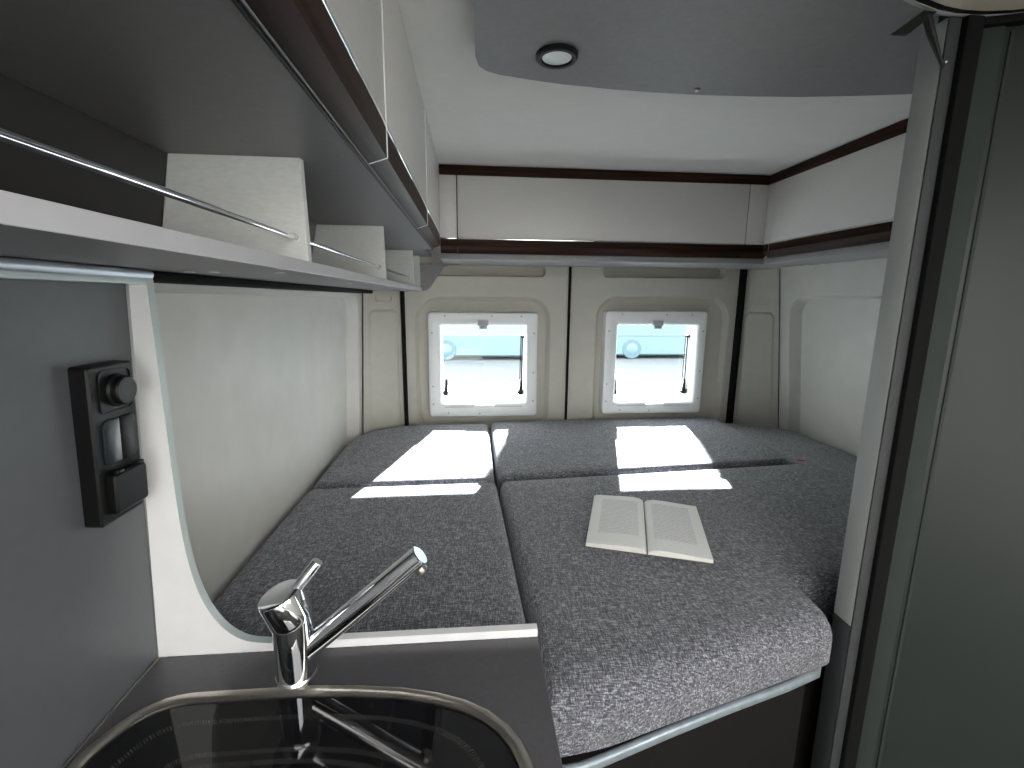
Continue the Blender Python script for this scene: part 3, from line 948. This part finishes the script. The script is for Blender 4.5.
FZ0, FZ1, RIDGE = 1.6365, 1.8790, 1.6065
def wood_prof(face, sg, low_z, back=0.025, FZ0=FZ0):
    """section (d, z); sg: +1 when the room lies on the + side of the face"""
    return [(face, RIDGE), (face, FZ0 - 0.006), (face - sg * 0.035, FZ0 - 0.006), (face - sg * 0.035, low_z), (face - sg * back, low_z)]

# --- left
lc = empty('overhead_cabinet', (-0.3, 0.7, UND), 'long left overhead cabinet with pale flaps above the open shelf', 'cabinet')
LL = lc.location.copy()
def lpart(n_, bm_, m_, parent=lc): return shift(obj(n_, bm_, m_, parent), LL)
bm = bmesh.new()
box(bm, (-0.52, -0.45, UND), (-0.142, 1.745, UND + 0.012))
box(bm, (-0.52, -0.45, UND + 0.012), (-0.50, 1.745, 1.878))
box(bm, (-0.50, -0.45, UND + 0.012), (-0.152, -0.435, 1.878))
box(bm, (-0.52, 1.745, UND), (-0.17, 2.022, UND + 0.012))
lpart('carcass', bm, M['grey'])
lpart('bottom_bead', B((-0.1418, -0.45, UND - 0.002), (-0.1385, 1.735, UND + 0.0035), 0.001), M['black'])
lpart('light_line', B((-0.1384, -0.45, UND + 0.0012), (-0.1368, 1.735, UND + 0.0030), 0.0004), M['lipgrey'])
FX_ = -0.113
LZ0 = 1.650
segs = ((-0.43, 0.6765), (0.6785, 1.2485), (1.2505, 1.718))
for a, b in segs:
    fl_ = lpart('flap', flap_box('x', FX_, a, b, LZ0, FZ1), M['flap'])
    lpart('chrome_strip', B((FX_ - 0.012, a, LZ0 - 0.0056), (FX_ + 0.0008, b, LZ0 - 0.0004), 0.0006), M['chrome'], fl_)
    bm = bmesh.new()
    prism(bm, wood_prof(FX_, 1, UND + 0.0036, 0.025, LZ0), lambda u, v: Vector((u, a, v)), lambda u, v: Vector((u, b, v)))
    lpart('grip_rail', bm, M['woody'], fl_)
for y in (0.6775, 1.2495):
    bm = bmesh.new()
    box(bm, (FX_ - 0.016, y - 0.001, RIDGE), (FX_ + 0.0014, y + 0.001, FZ1))
    pr = [(FX_ + 0.0014, RIDGE), (FX_ - 0.0235, UND + 0.0030), (FX_ - 0.034, UND + 0.0030), (FX_ - 0.034, RIDGE)]
    prism(bm, pr, lambda u, v: Vector((u, y - 0.001, v)), lambda u, v: Vector((u, y + 0.001, v)))
    lpart('edge_strip', bm, M['white'])

# --- rear
RF = 1.720
rc = empty('overhead_cabinet', (0.5, 1.9, 1.562), 'rear overhead cabinet with one wide pale flap above the two windows', 'cabinet')
RL = rc.location.copy()
def rpart(n_, bm_, m_, parent=rc): return shift(obj(n_, bm_, m_, parent), RL)
LOW = 1.563
bm = bmesh.new()
box(bm, (-0.116, RF + 0.025, LOW), (1.30, 2.022, LOW + 0.021), 0.002)
box(bm, (-0.116, 2.008, LOW + 0.021), (1.30, 2.022, 1.878))
rpart('carcass', bm, M['lipgrey'])
TZ = 1.846
for a, b, nm in ((FX_ + 0.001, -0.0525, 'filler'), (-0.0490, 1.0275, 'flap'), (1.0305, 1.1135, 'filler')):
    fl_ = rpart(nm, flap_box('y', RF, a, b, FZ0, TZ, -0.014), M['flap'])
    rpart('chrome_strip', B((a, RF - 0.0008, FZ0 - 0.0056), (b, RF + 0.012, FZ0 - 0.0004), 0.0006), M['chrome'], fl_)
    bm = bmesh.new()
    prism(bm, wood_prof(RF, -1, LOW + 0.0215), lambda u, v: Vector((a, u, v)), lambda u, v: Vector((b + (0.0112 if b > 1.1 else 0), u, v)))
    rpart('grip_rail', bm, M['woodx'], fl_)
for x in (-0.05075, 1.029):
    bm = bmesh.new()
    box(bm, (x - 0.0017, RF + 0.003, RIDGE), (x + 0.0017, RF + 0.016, TZ))
    rpart('edge_strip', bm, M['rubber'])
rpart('top_trim', B((FX_ + 0.001, RF - 0.004, TZ), (1.112, RF + 0.012, 1.8785), 0.002), M['woodx'])

# --- right
RT = 1.100
tc_ = empty('overhead_cabinet', (1.25, 1.3, 1.562), 'right overhead cabinet with pale flap running towards the shower post', 'cabinet')
TL = tc_.location.copy()
def tpart(n_, bm_, m_, parent=tc_): return shift(obj(n_, bm_, m_, parent), TL)
bm = bmesh.new()
box(bm, (RT + 0.025, 0.79, LOW), (1.330, RF + 0.024, LOW + 0.021), 0.002)
box(bm, (1.290, 0.79, LOW + 0.021), (1.300, RF + 0.024, 1.878))
box(bm, (RT + 0.037, 0.79, LOW + 0.021), (1.29, 0.803, 1.878))
tpart('carcass', bm, M['lipgrey'])
for a, b, nm in ((0.80, 1.684, 'flap'), (1.687, RF - 0.001, 'filler')):
    fl_ = tpart(nm, flap_box('x', RT, a, b, FZ0, TZ, -0.014), M['flap'])
    tpart('chrome_strip', B((RT - 0.0008, a, FZ0 - 0.0056), (RT + 0.012, b, FZ0 - 0.0004), 0.0006), M['chrome'], fl_)
    bm = bmesh.new()
    prism(bm, wood_prof(RT, -1, LOW + 0.0215), lambda u, v: Vector((u, a, v)), lambda u, v: Vector((u, b, v)))
    tpart('grip_rail', bm, M['woody'], fl_)
tpart('edge_strip', B((RT + 0.001, 1.684, RIDGE), (RT + 0.016, 1.687, TZ)), M['screw'])
tpart('top_trim', B((RT - 0.004, 0.80, TZ), (RT + 0.012, RF - 0.0042, 1.8785), 0.002), M['woody'])

# ------------------------------------------------------------------ roof panel and spotlight
PZ = 1.850
def ps(x, y):   # measured outline was taken at 1.87; bring it to PZ
    return (x * (PZ - 1.42) / 0.45, y * (PZ - 1.42) / 0.45)
arc = [ps(*p) for p in ((0.004, 0.60), (0.009, 0.965), (0.016, 1.000), (0.032, 1.020), (0.060, 1.033), (0.12, 1.047), (0.189, 1.060), (0.30, 1.072), (0.40, 1.077), (0.507, 1.079), (0.62, 1.074), (0.732, 1.065), (0.85, 1.047), (0.98, 1.022))]
arc = [(0.002, -0.2)] + arc + [(1.25, 0.94), (1.25, -0.2)]
arc = arc[::-1]
bm = bmesh.new()
prism(bm, arc, lambda u, v: Vector((u, v, PZ)), lambda u, v: Vector((u, v, PZ + 0.014)))
tag(obj('roof_panel', bm, M['roofgrey'], None, 20), 'grey ceiling panel with rounded corner hanging below the white ceiling', 'ceiling panel')
rpn = bpy.data.objects['roof_panel']
sx, sy = ps(0.486, 1.051)
obj('screw_cap', lathe(bmesh.new(), [(0.0045, 0), (0.0045, 0.003), (0.003, 0.0042)], (sx, sy, PZ), (0, 0, -1), 14), M['steel'], rpn)
for bx, by in ((0.20, 0.55), (0.75, 0.55), (0.45, 0.85)):
    obj('spacer', B((bx - 0.02, by - 0.02, PZ + 0.014), (bx + 0.02, by + 0.02, CEIL - 0.0005)), M['black'], rpn)
sx, sy = ps(0.161, 0.943)
dl = empty('downlight', (sx, sy, PZ), 'round black rimmed spotlight in the grey roof panel', 'light')
bm = bmesh.new()
prof = [(0.0375, 0.0), (0.0375, 0.006), (0.0350, 0.0085), (0.0285, 0.0085), (0.0262, 0.0060), (0.0262, 0.0)]
lathe(bm, prof + [prof[0]], (0, 0, 0), (0, 0, -1), 40, caps=False)
obj('rim', bm, M['black'], dl)
obj('diffuser', lathe(bmesh.new(), [(0.0262, 0.0), (0.0262, 0.0052), (0.018, 0.0066), (0.002, 0.0070)], (0, 0, 0), (0, 0, -1), 32), M['lampglass'], dl)

# ------------------------------------------------------------------ shower cubicle at the right
bm = bmesh.new()
box(bm, (0.702, 0.722, 0.0), (1.47, 0.735, 1.845))
struct('wall_shower', bm, M['postlight'], 'pale rear wall of the shower cubicle', 'wall')
struct('trim_10', B((0.675, 0.680, 0.846), (0.6945, 0.7195, 1.8190), 0.0015), M['postlight'], 'upper pale grey shower door post', 'post')
struct('trim_11', B((0.675, 0.680, 0.0), (0.6945, 0.7195, 0.845), 0.0015), M['postdark'], 'lower charcoal part of the shower door post', 'post')
struct('trim_12', B((0.6755, 0.6765, 0.0), (0.695, 0.6795, 1.819), 0.0008), M['postdark'], 'charcoal strip on the shower post', 'trim')
struct('trim_13', B((0.6955, 0.668, 0.0), (0.7225, 0.715, 1.819), 0.003), M['rubber'], 'black rubber seal of the shower door', 'seal')
dd = Vector((0.934, -0.358, 0)).normalized(); dnn = Vector((-0.358, -0.934, 0))
d0 = Vector((0.7245, 0.683, 0))
def dp(u, d, z): return d0 + dd * u + dnn * d + Vector((0, 0, z))
def dbox(u0, u1, e0, e1, z0, z1, bev=0.0015):
    bm = B((u0, e0, z0), (u1, e1, z1), bev)
    for v in bm.verts:
        v.co = dp(v.co.x, v.co.y, v.co.z)
    return bm
dr_ = struct('door_3', dbox(0.0135, 0.56, -0.008, 0.000, 0.02, 1.807, 0.001), M['shower'], 'greenish grey frosted shower door', 'door')
obj('edge_profile', dbox(0.0, 0.004, -0.012, 0.006, 0.02, 1.808, 0.001), M['alu'], dr_)
obj('frame_stile', dbox(0.0045, 0.034, -0.012, 0.003, 0.02, 1.808, 0.002), M['stile'], dr_)
obj('frame_bead', dbox(0.041, 0.046, -0.004, 0.0025, 0.03, 1.800, 0.001), M['stile'], dr_)
obj('top_rail', dbox(-0.020, 0.56, -0.012, 0.010, 1.8085, 1.8190, 0.002), M['rubber'], dr_)

# beige vent frame above the shower
cw = empty('roof_vent_frame', (0.80, 0.60, 1.845), 'beige rounded roof vent surround above the shower door', 'vent')
def cpoly(off):
    base = [(0.50, 0.20), (1.10, 0.20), (1.10, 0.52), (0.86, 0.630), (0.80, 0.657), (0.755, 0.674), (0.715, 0.681), (0.68, 0.681), (0.645, 0.676), (0.60, 0.663), (0.56, 0.648), (0.50, 0.615)]
    return offset_poly(base, off)
CZ = 1.849
fz = lambda z: (lambda q: [Vector((x, y, z)) for x, y in q])
bm = bmesh.new()
loops(bm, [fz(CZ)(cpoly(0.0)), fz(1.8225)(cpoly(0.0)), fz(1.8198)(cpoly(0.0025)), fz(1.8198)(cpoly(0.008)), fz(1.8240)(cpoly(0.0085))], cap0=True, cap1=True)
shift(obj('flange', bm, M['postlight'], cw), cw.location)
bm = bmesh.new()
ring_wrap(bm, [fz(1.8238)(cpoly(0.0087)), fz(1.8206)(cpoly(0.0087)), fz(1.8206)(cpoly(0.0165)), fz(1.8238)(cpoly(0.0165))])
shift(obj('gasket', bm, M['rubber'], cw), cw.location)
bm = bmesh.new()
loops(bm, [fz(1.8238)(cpoly(0.0170)), fz(1.8206)(cpoly(0.0170)), fz(1.8194)(cpoly(0.024))], cap0=True, cap1=True)
shift(obj('cover', bm, M['cowl'], cw), cw.location)

# black catch at the top of the post
ck = empty('door_catch', (0.68, 0.675, 1.80), 'small black angled catch at the top of the shower post', 'catch')
bm = bmesh.new()
pl = [(0.587, 1.790), (0.610, 1.790), (0.646, 1.8185), (0.626, 1.8185)]
prism(bm, pl, lambda u, v: Vector((u, 0.668, v)), lambda u, v: Vector((u, 0.6755, v)))
shift(obj('latch_plate', bm, M['black'], ck), ck.location)
bm = bmesh.new()
tube(bm, [(0.634, 0.671, 1.815), (0.645, 0.672, 1.795), (0.664, 0.673, 1.766), (0.674, 0.673, 1.752)], [0.0055, 0.0055, 0.0030, 0.0025], 10)
shift(obj('arm', bm, M['black'], ck), ck.location)
shift(obj('pivot_screw', lathe(bmesh.new(), [(0.002, 0), (0.002, 0.002), (0.001, 0.003)], (0.673, 0.6705, 1.757), (0, -1, 0), 10), M['chrome'], ck), ck.location)

# ------------------------------------------------------------------ outside
struct('ground', B((-60, -40, -0.60), (60, 90, -0.55)), M['ground'], 'sunlit yard outside the van', 'ground')
def parked_van(x, y, label):
    e = empty('parked_van', (x, y, -0.55), label, 'van')
    Lh = 2.8
    side = [(-Lh, 0.22), (-Lh, 0.95), (-Lh + 0.25, 1.25), (-Lh + 0.85, 1.40), (-Lh + 1.65, 2.25), (-Lh + 2.0, 2.40), (Lh - 0.15, 2.40), (Lh, 2.25), (Lh, 0.22), (Lh - 0.1, 0.12), (-Lh + 0.1, 0.12)]
    bm = bmesh.new()
    side = round_poly(side[::-1], 0.06, 3)
    loops(bm, [[Vector((u, 0.0, v)) for u, v in offset_poly(side, 0.05)], [Vector((u, 0.06, v)) for u, v in side], [Vector((u, 1.94, v)) for u, v in side], [Vector((u, 2.0, v)) for u, v in offset_poly(side, 0.05)]], cap0=True, cap1=True)
    obj('body', bm, M['vehicle'], e)
    for wx in (-1.75, 1.75):
        for wy in (-0.02, 1.80):
            w = obj('wheel', lathe(bmesh.new(), [(0.20, 0.0), (0.32, 0.0), (0.34, 0.03), (0.34, 0.19), (0.32, 0.22), (0.20, 0.22)], (wx, wy, 0.341), (0, 1, 0), 28), M['tyre'], e)
            obj('hubcap', lathe(bmesh.new(), [(0.195, 0.0), (0.17, 0.012), (0.02, 0.02)], (wx, wy + (0.0 if wy < 1 else 0.22), 0.341), (0, -1 if wy < 1 else 1, 0), 24), M['vehicle'], w)
    obj('side_window', B((-1.30, -0.006, 1.45), (-0.35, 0.01, 2.05), 0.003), M['vehicleglass'], e)
    obj('side_window', B((0.2, -0.006, 1.45), (1.7, 0.01, 2.05), 0.003), M['vehicleglass'], e)
    obj('trim_strip', B((-2.5, -0.015, 0.78), (2.6, 0.02, 0.86), 0.004), M['vehicle'], e)
    return e
pv = parked_van(0.9, 15.0, 'pale parked van seen through the left rear window')
pw = copy_tree(pv)
pw.location = (7.2, 15.3, -0.55)
pw['label'] = 'pale parked van seen through the right rear window'

# ------------------------------------------------------------------ light
w = bpy.data.worlds.new('sky')
scene.world = w
w.use_nodes = True
nt = w.node_tree
bg = nt.nodes['Background']
tcw = N(nt, 'ShaderNodeTexCoord')
spw = N(nt, 'ShaderNodeSeparateXYZ')
rpw = N(nt, 'ShaderNodeValToRGB')
rpw.color_ramp.elements[0].position = 0.0
rpw.color_ramp.elements[0].color = (1.0, 0.965, 0.91, 1)
rpw.color_ramp.elements[1].position = 0.8
rpw.color_ramp.elements[1].color = (0.97, 0.965, 0.95, 1)
nt.links.new(tcw.outputs['Generated'], spw.inputs[0])
nt.links.new(spw.outputs[2], rpw.inputs[0])
nt.links.new(rpw.outputs[0], bg.inputs['Color'])
bg.inputs['Strength'].default_value = 2.1

sun = bpy.data.lights.new('sun', 'SUN')
sun.energy = 21.0
sun.angle = math.radians(0.53)
sun.color = (1.0, 0.97, 0.93)
so = bpy.data.objects.new('sun', sun)
COL.objects.link(so)
so.location = (3, 10, 6)
so.rotation_euler = Vector((-0.275, -1.0, -0.535)).to_track_quat('-Z', 'Y').to_euler()

# ------------------------------------------------------------------ camera
cam = bpy.data.cameras.new('camera')
cam.sensor_fit = 'HORIZONTAL'
cam.sensor_width = 36.0
cam.lens = 459.31 * 36.0 / 1024.0
cam.clip_start = 0.02
co = bpy.data.objects.new('camera', cam)
COL.objects.link(co)
yaw, pitch, roll = math.radians(4.983), math.radians(10.417), math.radians(0.514)
fw = Vector((math.sin(yaw) * math.cos(pitch), math.cos(yaw) * math.cos(pitch), -math.sin(pitch)))
r0 = Vector((math.cos(yaw), -math.sin(yaw), 0))
u0 = r0.cross(fw)
rr_ = r0 * math.cos(roll) + u0 * math.sin(roll)
uu_ = -r0 * math.sin(roll) + u0 * math.cos(roll)
mw = Matrix(((rr_.x, uu_.x, -fw.x, 0.0), (rr_.y, uu_.y, -fw.y, 0.0), (rr_.z, uu_.z, -fw.z, 1.42), (0, 0, 0, 1)))
co.matrix_world = mw
scene.camera = co

scene.view_settings.view_transform = 'Standard'
scene.view_settings.look = 'None'
scene.view_settings.gamma = 1.0
scene.view_settings.exposure = 1.92
scene.view_settings.use_curve_mapping = False
try:
    scene.cycles.max_bounces = 10
    scene.cycles.diffuse_bounces = 6
    scene.cycles.sample_clamp_indirect = 6.0
    scene.cycles.use_denoising = True
    scene.cycles.caustics_reflective = False
except Exception:
    pass
